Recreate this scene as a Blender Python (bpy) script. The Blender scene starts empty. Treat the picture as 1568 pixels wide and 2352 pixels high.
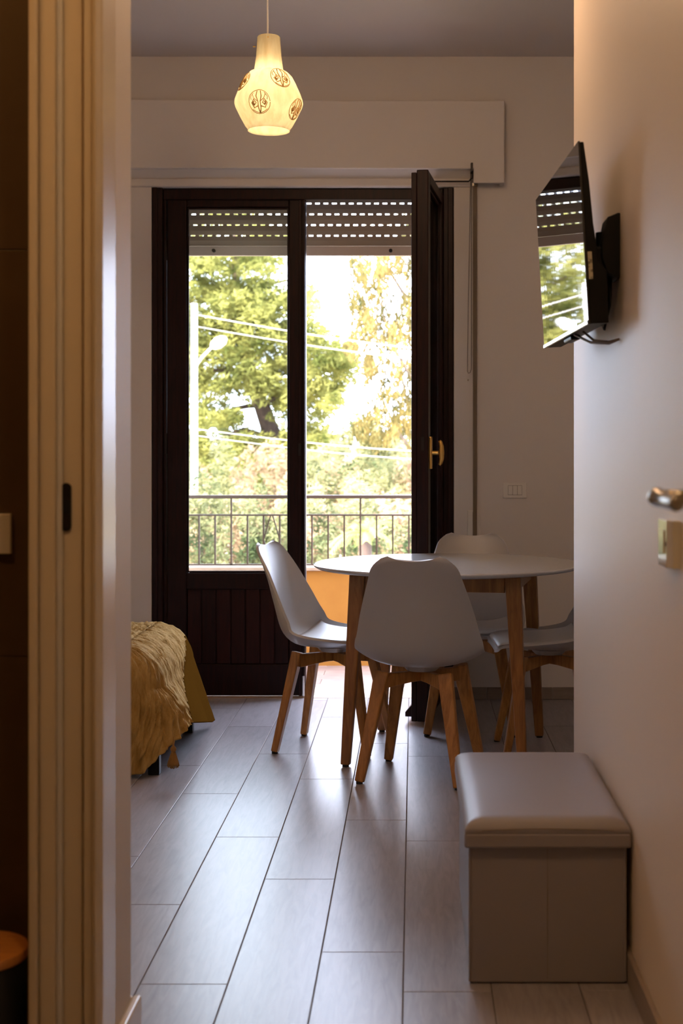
import bpy, bmesh, math, random
from mathutils import Vector, Matrix, noise
R = math.radians
C = bpy.context.scene.collection
random.seed(7)

# ------------------------------------------------------------------ camera
# x = right, y = away from the camera, z = up; camera stands in the hallway, 1.2 m up
cam = bpy.data.objects.new('camera', bpy.data.cameras.new('camera')); C.objects.link(cam)
bpy.context.scene.camera = cam
cam.location = (0, 0, 1.2); cam.rotation_euler = (R(90), 0, 0)
cam.data.sensor_fit = 'HORIZONTAL'; cam.data.sensor_width = 36
cam.data.lens = 3175/1568*36
cam.data.shift_x = (784-950)/1568
cam.data.shift_y = (1042-1176)/1568
cam.data.clip_start = .02; cam.data.clip_end = 500
cam.data.dof.use_dof = True; cam.data.dof.focus_distance = 5.0; cam.data.dof.aperture_fstop = 6.5

# ------------------------------------------------------------------ world, sun, exposure
w = bpy.data.worlds.new('sky'); bpy.context.scene.world = w; w.use_nodes = True
bg = w.node_tree.nodes['Background']
bg.inputs[0].default_value = (.69, .78, 1, 1); bg.inputs[1].default_value = 15
sl = bpy.data.lights.new('sun', 'SUN'); sl.energy = 24; sl.angle = R(.6); sl.color = (1, .9, .72)
sun = bpy.data.objects.new('sun', sl); C.objects.link(sun)
sun.rotation_euler = Vector((.45, .72, -.62)).to_track_quat('-Z', 'Y').to_euler()
vs = bpy.context.scene.view_settings
vs.view_transform = 'Standard'; vs.look = 'None'; vs.gamma = 1; vs.use_curve_mapping = False
vs.exposure = 0.1

# ------------------------------------------------------------------ materials
def mat(name, col, rough=.5, metal=0, spec=.5, **k):
    m = bpy.data.materials.new(name); m.use_nodes = True
    n = m.node_tree.nodes; l = m.node_tree.links; b = n['Principled BSDF']
    b.inputs['Base Color'].default_value = (*col, 1); b.inputs['Roughness'].default_value = rough
    b.inputs['Metallic'].default_value = metal; b.inputs['Specular IOR Level'].default_value = spec
    if 'noise' in k or 'bump' in k:
        tc = n.new('ShaderNodeTexCoord'); mp = n.new('ShaderNodeMapping')
        mp.inputs['Scale'].default_value = k.get('scale', (1, 1, 1))
        l.new(tc.outputs['Object'], mp.inputs[0])
        nz = n.new('ShaderNodeTexNoise'); nz.inputs['Scale'].default_value = k.get('freq', 8)
        nz.inputs['Detail'].default_value = k.get('detail', 6); nz.inputs['Roughness'].default_value = .6
        nz.inputs['Distortion'].default_value = k.get('dist', 0)
        v = mp.outputs[0]
        if k.get('rand'):
            oi = n.new('ShaderNodeObjectInfo'); ad = n.new('ShaderNodeVectorMath'); ad.operation = 'MULTIPLY_ADD'
            l.new(oi.outputs['Random'], ad.inputs[0]); ad.inputs[1].default_value = (37, 53, 11); l.new(v, ad.inputs[2]); v = ad.outputs[0]
        l.new(v, nz.inputs['Vector'])
        if 'noise' in k:
            r = n.new('ShaderNodeValToRGB'); r.color_ramp.elements[0].position = k.get('p0', .3); r.color_ramp.elements[1].position = k.get('p1', .7)
            r.color_ramp.elements[0].color = (*col, 1); r.color_ramp.elements[1].color = (*k['noise'], 1)
            l.new(nz.outputs['Fac'], r.inputs[0]); out = r.outputs[0]
            if k.get('rand'):
                hs = n.new('ShaderNodeHueSaturation'); mr = n.new('ShaderNodeMapRange')
                mr.inputs[3].default_value = 1-k['rand']; mr.inputs[4].default_value = 1+k['rand']
                l.new(oi.outputs['Random'], mr.inputs[0]); l.new(mr.outputs[0], hs.inputs['Value']); l.new(out, hs.inputs['Color']); out = hs.outputs[0]
            l.new(out, b.inputs['Base Color'])
        if 'bump' in k:
            bp = n.new('ShaderNodeBump'); bp.inputs['Strength'].default_value = k['bump']; bp.inputs['Distance'].default_value = k.get('bdist', .002)
            l.new(nz.outputs['Fac'], bp.inputs['Height']); l.new(bp.outputs[0], b.inputs['Normal'])
    return m

def leaf_mat(name, a, b2):
    m = bpy.data.materials.new(name); m.use_nodes = True
    n = m.node_tree.nodes; l = m.node_tree.links; n.remove(n['Principled BSDF'])
    tc = n.new('ShaderNodeTexCoord'); nz = n.new('ShaderNodeTexNoise'); nz.inputs['Scale'].default_value = 1.6; nz.inputs['Detail'].default_value = 8
    l.new(tc.outputs['Object'], nz.inputs['Vector'])
    r = n.new('ShaderNodeValToRGB'); r.color_ramp.elements[0].position = .35; r.color_ramp.elements[1].position = .65
    r.color_ramp.elements[0].color = (*a, 1); r.color_ramp.elements[1].color = (*b2, 1); l.new(nz.outputs['Fac'], r.inputs[0])
    d = n.new('ShaderNodeBsdfDiffuse'); t = n.new('ShaderNodeBsdfTranslucent'); mx = n.new('ShaderNodeMixShader'); mx.inputs[0].default_value = .35
    l.new(r.outputs[0], d.inputs[0]); l.new(r.outputs[0], t.inputs[0]); l.new(d.outputs[0], mx.inputs[1]); l.new(t.outputs[0], mx.inputs[2])
    l.new(mx.outputs[0], n['Material Output'].inputs[0])
    return m

M = {}
M['wall'] = mat('wall_paint', (.72, .66, .61), .55, bump=.25, freq=5, scale=(1, 1, 1), bdist=.004)
M['wall_gloss'] = mat('satin_wall_paint', (.80, .67, .54), .50, bump=.28, freq=3.2, scale=(1, 1, .45), bdist=.012, detail=3)
M['ceiling'] = mat('ceiling_paint', (.70, .64, .62), .8, bump=.1, freq=12)
M['frame_w'] = mat('cream_lacquer', (.70, .58, .42), .3, bump=.05, freq=20)
M['casing'] = mat('glossy_cream_lacquer', (.66, .56, .42), .36, spec=.35, bump=.03, freq=20)
M['plank'] = mat('wood_look_porcelain', (.235, .208, .213), .31, noise=(.335, .30, .31), freq=6, scale=(9, 1.0, 1), dist=.9, rand=.07, bump=.22, bdist=.0010, p0=.25, p1=.62, detail=9)
M['grout'] = mat('grey_grout', (.13, .105, .095), .9, bump=.2, freq=60)
M['skirting'] = mat('skirting_tile', (.26, .20, .16), .4, noise=(.34, .27, .22), freq=5, scale=(1, 1, 9))
M['mahogany'] = mat('dark_mahogany', (.007, .0012, .0008), .40, spec=.22, noise=(.026, .005, .003), freq=9, scale=(9, 9, .7), dist=.4)
M['panel'] = mat('panel_mahogany', (.012, .0018, .0012), .45, spec=.22, noise=(.034, .006, .0035), freq=9, scale=(9, 9, .7), dist=.4, rand=.25)
M['oak'] = mat('honey_wood', (.28, .105, .020), .42, noise=(.56, .255, .062), freq=7, scale=(7, 7, .8), dist=1.0, bump=.08, bdist=.001, rand=.08)
M['tablewood'] = mat('darker_table_wood', (.20, .072, .015), .42, noise=(.40, .17, .042), freq=7, scale=(7, 7, .8), dist=1.0, bump=.08, bdist=.001)
M['shell'] = mat('white_polypropylene', (.50, .475, .46), .34, bump=.03, freq=90)
M['pad'] = mat('white_leatherette_pad', (.68, .65, .62), .45, bump=.15, freq=60)
M['tabletop'] = mat('white_lacquer_top', (.56, .55, .55), .16, bump=.02, freq=30)
M['rubber'] = mat('black_rubber', (.008, .007, .007), .6)
M['ottoman'] = mat('off_white_leatherette', (.28, .245, .25), .46, bump=.12, freq=70, bdist=.0012)
M['black'] = mat('black_plastic', (.0035, .0035, .0035), .45, spec=.25)
M['screen'] = mat('screen_glass', (.0015, .0015, .002), .02, spec=1, bump=.02, freq=3, scale=(5, 1, 1.2), bdist=.003, detail=1)
M['silver'] = mat('silver_metal', (.55, .55, .56), .2, 1)
M['steel'] = mat('satin_nickel', (.42, .38, .32), .27, 1)
M['brass'] = mat('brass', (.80, .50, .14), .28, 1)
M['white_plastic'] = mat('ivory_plastic', (.78, .73, .66), .3)
M['gloss_plastic'] = mat('glossy_ivory_plastic', (.66, .60, .50), .07, spec=.8)
M['dark_metal'] = mat('dark_bronze_metal', (.03, .024, .02), .42, .6)
M['strap'] = mat('tan_strap', (.20, .15, .10), .8, bump=.2, freq=120)
M['cord'] = mat('grey_cord', (.22, .18, .15), .6)
M['shutter'] = mat('tan_shutter_plastic', (.34, .27, .21), .5)
M['shutter_bar'] = mat('pale_shutter_bar', (.52, .42, .36), .4)
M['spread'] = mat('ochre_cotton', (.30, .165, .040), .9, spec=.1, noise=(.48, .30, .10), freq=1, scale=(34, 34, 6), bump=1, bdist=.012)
M['lining'] = mat('shaded_ochre_lining', (.085, .036, .005), .9, spec=0, bump=.3, freq=90)  # plain fabric; shade of the face turned from the window is in the colour
M['tassel'] = mat('ochre_yarn', (.30, .14, .03), .9, bump=.6, freq=60, scale=(6, 6, .5))
M['mattress'] = mat('mattress_ticking', (.5, .45, .38), .9, bump=.2, freq=40)
M['tile'] = mat('brown_wall_tile', (.095, .055, .026), .45, noise=(.13, .080, .040), freq=5, bump=.1)
M['binwood'] = mat('warm_lid_wood', (.42, .15, .03), .45, noise=(.55, .22, .05), freq=6, scale=(1, 8, 1))
M['orange'] = mat('orange_render', (.36, .145, .018), .9, noise=(.42, .18, .026), freq=4, bump=.3)
M['coping'] = mat('pale_stone_coping', (.40, .27, .18), .7, noise=(.50, .36, .25), freq=10)
M['bal_tile'] = mat('balcony_tile', (.20, .13, .11), .55, noise=(.28, .19, .15), freq=8, rand=.12)
M['rail_metal'] = mat('brown_iron_paint', (.060, .034, .020), .5)
M['bark'] = mat('pine_bark', (.035, .02, .014), .95, noise=(.09, .055, .04), freq=6, scale=(2, 2, .5), bump=.8, bdist=.03)
M['bark2'] = mat('eucalyptus_bark', (.09, .06, .04), .9, noise=(.16, .12, .08), freq=4, scale=(2, 2, .5), bump=.4, bdist=.02)
M['pine'] = leaf_mat('pine_needles', (.075, .085, .022), (.36, .335, .10))
M['euca'] = leaf_mat('eucalyptus_leaves', (.05, .05, .018), (.24, .175, .06))
M['bush'] = leaf_mat('bush_leaves', (.07, .09, .04), (.36, .33, .16))
M['bush_dry'] = leaf_mat('dry_bush_leaves', (.22, .14, .085), (.52, .38, .24))
M['palm'] = leaf_mat('palm_leaflets', (.20, .26, .06), (.40, .46, .13))
M['earth'] = mat('dry_grass_ground', (.30, .24, .15), 1, noise=(.5, .4, .27), freq=.6, bump=.5)
M['hill'] = mat('far_hill', (.12, .13, .14), 1, noise=(.17, .18, .19), freq=.03)
M['concrete'] = mat('pale_concrete', (.55, .53, .50), .8, noise=(.62, .60, .56), freq=4)
M['wire'] = mat('pale_wire_sheath', (.40, .36, .32), .5)
M['facade'] = mat('ochre_render', (.72, .58, .42), .9, bump=.3, freq=10)
M['sticker'] = mat('cream_sticker', (.62, .55, .38), .6, noise=(.20, .17, .12), freq=60, scale=(.2, 1, 3), p0=.52, p1=.58)
M['hole'] = mat('black_recess', (.002, .002, .002), .9)
M['ornament'] = mat('brown_relief_paste', (.60, .34, .10), .7)

def glass_mat():
    m = bpy.data.materials.new('window_glass'); m.use_nodes = True
    n = m.node_tree.nodes; l = m.node_tree.links; n.remove(n['Principled BSDF'])
    t = n.new('ShaderNodeBsdfTransparent'); t.inputs[0].default_value = (.86, .88, .86, 1)
    g = n.new('ShaderNodeBsdfGlossy'); g.inputs['Roughness'].default_value = .01
    f = n.new('ShaderNodeFresnel'); f.inputs[0].default_value = 1.45; mx = n.new('ShaderNodeMixShader')
    l.new(f.outputs[0], mx.inputs[0]); l.new(t.outputs[0], mx.inputs[1]); l.new(g.outputs[0], mx.inputs[2])
    l.new(mx.outputs[0], n['Material Output'].inputs[0]); return m
M['glass'] = glass_mat()

def shade_mat():
    m = bpy.data.materials.new('translucent_lamp_shade'); m.use_nodes = True
    n = m.node_tree.nodes; l = m.node_tree.links; n.remove(n['Principled BSDF'])
    tc = n.new('ShaderNodeTexCoord'); mp = n.new('ShaderNodeMapping'); mp.inputs['Scale'].default_value = (30, 30, 5)
    nz = n.new('ShaderNodeTexNoise'); nz.inputs['Scale'].default_value = 1.5; nz.inputs['Detail'].default_value = 8
    l.new(tc.outputs['Object'], mp.inputs[0]); l.new(mp.outputs[0], nz.inputs['Vector'])
    r = n.new('ShaderNodeValToRGB'); r.color_ramp.elements[0].position = .3; r.color_ramp.elements[1].position = .6
    r.color_ramp.elements[0].color = (.74, .60, .36, 1); r.color_ramp.elements[1].color = (.88, .77, .52, 1); l.new(nz.outputs['Fac'], r.inputs[0])
    d = n.new('ShaderNodeBsdfDiffuse'); t = n.new('ShaderNodeBsdfTranslucent'); mx = n.new('ShaderNodeMixShader'); mx.inputs[0].default_value = .5
    l.new(r.outputs[0], d.inputs[0]); dk = n.new('ShaderNodeMix'); dk.data_type = 'RGBA'; dk.blend_type = 'MULTIPLY'; dk.inputs[0].default_value = 1; dk.inputs[7].default_value = (.58, .58, .58, 1); l.new(r.outputs[0], dk.inputs[6]); l.new(dk.outputs[2], t.inputs[0]); l.new(d.outputs[0], mx.inputs[1]); l.new(t.outputs[0], mx.inputs[2])
    l.new(mx.outputs[0], n['Material Output'].inputs[0]); return m
M['shade'] = shade_mat()
def emit(name, col, s):
    m = bpy.data.materials.new(name); m.use_nodes = True; b = m.node_tree.nodes['Principled BSDF']
    b.inputs['Base Color'].default_value = (*col, 1); b.inputs['Emission Color'].default_value = (*col, 1); b.inputs['Emission Strength'].default_value = s
    return m

# ------------------------------------------------------------------ helpers
def obj(name, bm, m, parent=None, smooth=False, bevel=0, seg=2, loc=None):
    me = bpy.data.meshes.new(name)
    bmesh.ops.recalc_face_normals(bm, faces=bm.faces)
    bm.to_mesh(me); bm.free()
    me.materials.append(M[m] if isinstance(m, str) else m)
    if smooth: me.polygons.foreach_set('use_smooth', [True]*len(me.polygons))
    o = bpy.data.objects.new(name, me); C.objects.link(o)
    if parent: o.parent = parent
    if loc: o.location = loc
    if bevel:
        b = o.modifiers.new('bevel', 'BEVEL'); b.width = bevel; b.segments = seg; b.limit_method = 'ANGLE'; b.angle_limit = R(35)
        b.harden_normals = False
    return o
def empty(name, loc=(0, 0, 0), rz=0, parent=None):
    o = bpy.data.objects.new(name, None); C.objects.link(o); o.empty_display_size = .1
    o.location = loc; o.rotation_euler = (0, 0, rz)
    if parent: o.parent = parent
    return o
def tag(o, label, cat, group=None, kind=None):
    o['label'] = label; o['category'] = cat
    if group: o['group'] = group
    if kind: o['kind'] = kind
    return o
def B(): return bmesh.new()
def box(bm, x0, x1, y0, y1, z0, z1):
    vs = [bm.verts.new((x, y, z)) for x in (x0, x1) for y in (y0, y1) for z in (z0, z1)]
    for f in ((0, 1, 3, 2), (4, 6, 7, 5), (0, 4, 5, 1), (2, 3, 7, 6), (0, 2, 6, 4), (1, 5, 7, 3)):
        bm.faces.new([vs[i] for i in f])
    return bm
def bx(*a): return box(B(), *a)
def frame_of(d):
    d = Vector(d).normalized(); up = Vector((0, 0, 1)) if abs(d.z) < .95 else Vector((0, 1, 0))
    s = d.cross(up).normalized(); return s, s.cross(d).normalized()
def beam(bm, p0, p1, a0, a1, side=None):
    """tapered square bar; a = (width, depth) half sizes; side = direction of the width"""
    p0 = Vector(p0); p1 = Vector(p1); d = (p1-p0).normalized()
    if side is None: s, u = frame_of(d)
    else:
        s = Vector(side); s = (s-d*s.dot(d)).normalized(); u = s.cross(d).normalized()
    q = []
    for p, a in ((p0, a0), (p1, a1)):
        q.append([bm.verts.new(p+s*i*a[0]+u*j*a[1]) for i, j in ((-1, -1), (1, -1), (1, 1), (-1, 1))])
    bm.faces.new(q[0]); bm.faces.new(q[1])
    for i in range(4): bm.faces.new((q[0][i], q[0][(i+1) % 4], q[1][(i+1) % 4], q[1][i]))
    return bm
def tube(bm, pts, rad, n=8, caps=True):
    pts = [Vector(p) for p in pts]; rads = rad if isinstance(rad, (list, tuple)) else [rad]*len(pts)
    rings = []; s = None
    for i, p in enumerate(pts):
        d = (pts[min(i+1, len(pts)-1)]-pts[max(i-1, 0)]).normalized()
        if s is None: s, u = frame_of(d)
        else: s = (s-d*s.dot(d)).normalized(); u = s.cross(d)
        rings.append([bm.verts.new(p+(s*math.cos(2*math.pi*k/n)+u*math.sin(2*math.pi*k/n))*rads[i]) for k in range(n)])
    for a, b in zip(rings, rings[1:]):
        for k in range(n): bm.faces.new((a[k], a[(k+1) % n], b[(k+1) % n], b[k]))
    if caps: bm.faces.new(rings[0]); bm.faces.new(rings[-1])
    return bm
def lathe(bm, prof, n=48, c=(0, 0), close=False):
    rings = [[bm.verts.new((c[0]+r*math.cos(2*math.pi*k/n), c[1]+r*math.sin(2*math.pi*k/n), z)) for k in range(n)] for r, z in prof]
    prs = list(zip(rings, rings[1:]))
    if close: prs.append((rings[-1], rings[0]))
    for a, b in prs:
        for k in range(n): bm.faces.new((a[k], a[(k+1) % n], b[(k+1) % n], b[k]))
    if not close:
        bm.faces.new(rings[0]); bm.faces.new(rings[-1])
    return bm
def prism(bm, poly, axis, a0, a1):
    """polygon extruded along an axis; poly in the two remaining axes"""
    def P(u, v, a): return {'x': (a, u, v), 'y': (u, a, v), 'z': (u, v, a)}[axis]
    A = [bm.verts.new(P(u, v, a0)) for u, v in poly]; Bv = [bm.verts.new(P(u, v, a1)) for u, v in poly]
    bm.faces.new(A); bm.faces.new(Bv)
    for i in range(len(poly)):
        j = (i+1) % len(poly); bm.faces.new((A[i], A[j], Bv[j], Bv[i]))
    return bm
def interp(t, pts):
    for (a, va), (b, vb) in zip(pts, pts[1:]):
        if t <= b:
            f = (t-a)/(b-a); f = max(0, min(1, f)); return va+(vb-va)*f
    return pts[-1][1]
def sinterp(t, pts):
    """Catmull-Rom"""
    n = len(pts)
    for i in range(n-1):
        if t <= pts[i+1][0] or i == n-2:
            x0, x1 = pts[i][0], pts[i+1][0]; f = (t-x0)/(x1-x0)
            def m(j):
                if j <= 0: return (pts[1][1]-pts[0][1])/(pts[1][0]-pts[0][0])
                if j >= n-1: return (pts[-1][1]-pts[-2][1])/(pts[-1][0]-pts[-2][0])
                return (pts[j+1][1]-pts[j-1][1])/(pts[j+1][0]-pts[j-1][0])
            h = x1-x0; a, b = pts[i][1], pts[i+1][1]
            return (2*f**3-3*f*f+1)*a+(f**3-2*f*f+f)*h*m(i)+(-2*f**3+3*f*f)*b+(f**3-f*f)*h*m(i+1)
def struct(name, bm, m, label, cat, **k):
    return tag(obj(name, bm, m, **k), label, cat, kind='structure')

# ------------------------------------------------------------------ room shell
WB = 6.755          # room face of the balcony wall
CZ = 3.14           # ceiling height
WO = 7.06           # outer face of that wall
XL, XR = -2.9, 1.75
DX0, DX1, DZ = -1.281, .196, 2.502   # balcony door opening

# balcony wall, with the door opening and the shutter cavity above it
bm = B()
box(bm, XL-.3, DX0, WB, WO, -.15, 2.535)
box(bm, DX1, XR+.3, WB, WO, -.15, 2.535)
box(bm, DX0, DX1, WB+.04, WO, DZ, 2.535)
box(bm, XL-.3, XR+.3, WB, WO, 2.585, 3.6)
box(bm, .30, XR+.3, WB, WO, 2.535, 2.585)
box(bm, XL-.3, -1.75, WB, WO, 2.535, 2.585)
box(bm, -1.75, .30, WO-.03, WO, 2.535, 2.585)
struct('wall_back', bm, 'wall', 'white wall with the balcony door', 'wall')
tr = struct('trim_1', bx(-1.75, .29, WB-.012, WB+.03, DZ, 2.545), 'wall', 'rounded white lintel strip above the balcony door', 'trim', bevel=.010, seg=3)
struct('wall_left', bx(XL-.15, XL, 2.72, WB, -.02, CZ), 'wall', 'white bedroom side wall beyond the bed', 'wall')
struct('wall_right', bx(XR, XR+.15, 4.13, WB, -.02, CZ), 'wall', 'white side wall beyond the dining table', 'wall')
struct('wall_hall_right', bx(.495, .62, -1.3, 4.28, -.02, CZ), 'wall_gloss', 'satin hallway wall that carries the television', 'wall', bevel=.004)
struct('wall_kitchen', bx(.62, XR, 4.16, 4.28, -.02, CZ), 'wall', 'white wall turning right behind the hallway wall', 'wall')
# left: hallway wall with the pocket door opening (1.70 - 2.50), then the corner at 2.84
struct('wall_hall_left', bx(-.697, -.58, 2.575, 2.84, -.02, CZ), 'wall', 'narrow end of the left hallway wall beside the pocket door', 'wall', bevel=.006, seg=3)
struct('wall_hall_near', bx(-.697, -.58, -1.3, 1.70, -.02, CZ), 'wall', 'left hallway wall before the pocket door', 'wall')
struct('wall_over_door', bx(-.697, -.58, 1.70, 2.575, 2.35, CZ), 'wall', 'wall above the pocket door', 'wall')
struct('wall_bedroom_near', bx(XL, -.697, 2.78, 2.84, -.02, CZ), 'wall', 'wall between bathroom and bedroom', 'wall')
struct('wall_hall_end', bx(-.697, .62, -1.42, -1.3, -.02, CZ), 'wall', 'end wall of the hallway', 'wall')
struct('wall_bath_left', bx(-2.3, -2.2, .5, 2.72, -.02, CZ), 'tile', 'far side wall of the bathroom', 'wall')
struct('wall_bath_near', bx(-2.2, -.697, .5, .6, -.02, CZ), 'tile', 'near wall of the bathroom', 'wall')
struct('ceiling', bx(XL-.15, XR+.15, -1.42, WB, CZ, CZ+.46), 'ceiling', 'white ceiling', 'ceiling')

# bathroom wall with big tiles
bt = struct('wall_bath', bx(-2.2, -.697, 2.732, 2.78, -.02, CZ), 'grout', 'brown tiled bathroom wall', 'wall')
for r_ in range(-1, 4):
    z0 = 1.2-(1507-1042)/1167 + r_*.801; z1 = z0+.799
    z0 = max(z0, 0); z1 = min(z1, CZ)
    for c_ in range(2):
        x0 = -.698-.8*(c_+1); obj('tile', bx(x0+.002, x0+.8, 2.722, 2.732, z0, z1), 'tile', bt, bevel=.001)
struct('floor_bath', bx(-2.2, -.70, .6, 2.72, -.02, 0), 'tile', 'dark bathroom floor', 'floor')

# floor: every porcelain plank is its own piece
fl = struct('floor', bx(XL, XR, -1.3, WO+.02, -.06, -.0025), 'grout', 'pale wood-look porcelain plank floor', 'floor')
PW, PL = .1985, 1.199
offs = {0: 3.328, -1: 2.70, -2: 3.127, -3: 3.679, -4: 2.92, 1: 3.083, 2: 2.36, 3: 3.09}
pm = {}
def plank(x0, x1, y0, y1):
    wd, ln = round(x1-x0, 4), round(y1-y0, 4); k = (wd, ln)
    if k not in pm:
        o = obj('plank', bx(0, wd, 0, ln, -.0085, 0), 'plank', fl, bevel=.0009, seg=1); pm[k] = o
    else:
        o = pm[k].copy(); C.objects.link(o); o.parent = fl
    o.location = (x0, y0, 0)
g = .0013
for c_ in range(-14, 9):
    xa = -.024+(c_-1)*PW+g; xb = -.024+c_*PW-g
    xa = max(xa, XL); xb = min(xb, XR)
    if xb-xa < .02: continue
    y = offs.get(c_, 3+random.random()*1.2)
    while y > -1.3: y -= PL
    while y < WB+.03:
        ya, yb = max(y+g, -1.3), min(y+PL-g, WB+.03)
        hall = xa < .50 and xb > -.60
        if not hall and yb <= 2.84: y += PL; continue
        if not hall: ya = max(ya, 2.76 if xa < 0 else 4.2)
        if yb-ya > .03: plank(xa, xb, ya, yb)
        y += PL
for o in fl.children:
    pass

# skirting
bb = empty('baseboard_back'); tag(bb, 'greyish brown skirting tiles under the balcony wall', 'baseboard', kind='structure')
x = .196
for i, l in enumerate((.16, .32, .32, .32, .32)):
    obj('skirting_tile', bx(x+.001, min(x+l, XR)-.001, WB-.011, WB, .001, .06), 'skirting', bb, bevel=.001, seg=1); x += l
bb = empty('baseboard_left'); tag(bb, 'skirting tiles under the balcony wall left of the door', 'baseboard', kind='structure')
x = XL
while x < DX0-.05:
    obj('skirting_tile', bx(x+.001, min(x+.4, DX0)-.001, WB-.011, WB, .001, .06), 'skirting', bb, bevel=.001, seg=1); x += .4
bb = empty('baseboard_right'); tag(bb, 'beige skirting along the hallway wall behind the storage bench', 'baseboard', kind='structure')
y = 2.0
while y < 4.27:
    obj('skirting_tile', bx(.483, .495, y+.001, min(y+1.2, 4.28)-.001, .001, .068), 'skirting', bb, bevel=.002, seg=2); y += 1.2
bb = empty('baseboard_hall_left'); tag(bb, 'cream skirting wrapping the end of the left hallway wall', 'baseboard', kind='structure')
obj('skirting_board', bx(-.58, -.562, 2.60, 2.858, .001, .082), 'frame_w', bb, bevel=.005, seg=3)
obj('skirting_board', bx(-1.4, -.581, 2.841, 2.858, .001, .082), 'frame_w', bb, bevel=.004, seg=2)

# ------------------------------------------------------------------ pocket door frame (left foreground)
pf = empty('door_2', (0, 0, 0)); tag(pf, 'cream pocket door frame at the left edge with a black strike plate', 'door', kind='structure')
def xs(px, d=2.5): return (px-950)/3175*d
H2 = 2.30
obj('bath_casing', bx(xs(64), xs(84), 2.50, 2.62, 0, H2), 'frame_w', pf, bevel=.004, seg=3)
obj('rear_jamb', bx(xs(86), xs(122), 2.512, 2.60, 0, H2), 'frame_w', pf, bevel=.002)
obj('door_leaf_edge', bx(xs(135), xs(180), 2.530, 2.60, 0, H2), 'frame_w', pf, bevel=.002)
obj('brush_seal', bx(xs(122.5), xs(134.5), 2.522, 2.60, 0, H2), 'white_plastic', pf, bevel=.002)
obj('groove', bx(xs(180), xs(188), 2.545, 2.60, 0, H2), 'hole', pf)
obj('front_jamb', bx(xs(188), xs(214), 2.512, 2.60, 0, H2), 'frame_w', pf, bevel=.002)
# hallway casing with a bead; its glossy face turns slightly away from the wall
bm = prism(B(), [(xs(212), 2.50), (xs(220), 2.496), (xs(223), 2.503), (xs(226), 2.516), (xs(236, 2.522), 2.522), (-.5674, 2.530), (-.5780, 2.680), (-.5799, 2.683), (-.5799, 2.50)], 'z', 0, H2)
obj('hall_casing', bm, 'casing', pf)
obj('head_jamb', bx(-.69, -.58, 1.70, 2.575, H2, 2.35), 'frame_w', pf, bevel=.002)
obj('near_jamb', bx(-.69, -.585, 1.70, 1.72, 0, H2), 'frame_w', pf, bevel=.002)
# strike plate
def stadium(cx, cz, w, h, n=10):
    r = w/2; p = []
    for i in range(n+1): a = math.pi*i/n; p.append((cx+r*math.cos(a), cz+h/2-r+r*math.sin(a)))
    for i in range(n+1): a = math.pi+math.pi*i/n; p.append((cx+r*math.cos(a), cz-h/2+r+r*math.sin(a)))
    return p
sz = 2.53/3175
zc = 1.2-(1165-1042)*sz; xc = (153-950)*sz
spl = obj('strike_plate', prism(B(), stadium(xc, zc, 23*sz, 112*sz), 'y', 2.5265, 2.5299), 'dark_metal', pf, bevel=.0006)
obj('latch_slot', prism(B(), stadium(xc+.001, zc+.001, 14*sz, 33*sz), 'y', 2.5258, 2.5267), 'hole', spl)
for s in (-1, 1):
    obj('screw', tube(B(), [(xc, 2.5266, zc+s*44*sz), (xc, 2.5256, zc+s*44*sz)], .0032, 12), 'dark_metal', spl)

# ------------------------------------------------------------------ bathroom bits
sw = empty('bathroom_switch', (xs(-60, 2.72), 2.722, 1.2-(1226-1042)/1167)); tag(sw, 'square-edged ivory wall plate on the brown bathroom tiles', 'switch')
obj('cover_plate', bx(-.075, .0745, -.011, 0, -.0395, .0395), 'white_plastic', sw, bevel=.002, seg=2)
for i in range(3): obj('rocker', bx(-.036+i*.0245, -.0125+i*.0245, -.0125, -.0105, -.024, .024), 'white_plastic', sw, bevel=.001)
bn = empty('waste_bin', (-.808, 2.545, 0)); tag(bn, 'round black waste bin with a wooden ring lid in the bathroom', 'bin')
obj('bin_body', lathe(B(), [(.088, 0), (.092, .01), (.094, .272), (.088, .272), (.084, .02)], 40), 'black', bn, smooth=True)
obj('ring_lid', lathe(B(), [(.045, .2725), (.0955, .2725), (.097, .280), (.0955, .290), (.045, .290), (.043, .282)], 48, close=True), 'binwood', bn, smooth=True, bevel=.001)

# ------------------------------------------------------------------ shutter box
def X(px, d=WB): return (px-950)/3175*d
def Z(py, d=WB): return 1.2-(py-1042)/3175*d
FB = 6.675
bm = prism(B(), [(-2.3, Z(228, FB)), (X(1158, FB), Z(231, FB)), (X(1158, FB), Z(420, FB)), (X(1087, FB), Z(420, FB)), (X(1087, FB), Z(387, FB)), (-2.3, Z(385, FB))], 'y', FB, FB+.022)
sb = struct('trim_2', bm, 'wall', 'long white shutter box cover over the balcony door', 'trim', bevel=.004, seg=2)
a_, b_ = Z(385, FB+.022), Z(411.5, WB)
obj('sloping_underside', prism(B(), [(FB+.0225, a_), (WB-.0005, b_), (WB-.0005, b_+.012), (FB+.0225, a_+.012)], 'x', -2.27, X(1085, FB)), 'wall', sb)
bm = B()
box(bm, -2.3, X(1158, FB), FB+.022, WB, Z(228, FB)-.02, Z(228, FB))
box(bm, X(1158, FB)-.02, X(1158, FB), FB+.022, WB, Z(420, FB), Z(228, FB)-.02)
box(bm, -2.3, -2.28, FB+.022, WB, Z(420, FB), Z(228, FB)-.02)
obj('box_sides', bm, 'wall', sb)

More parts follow.
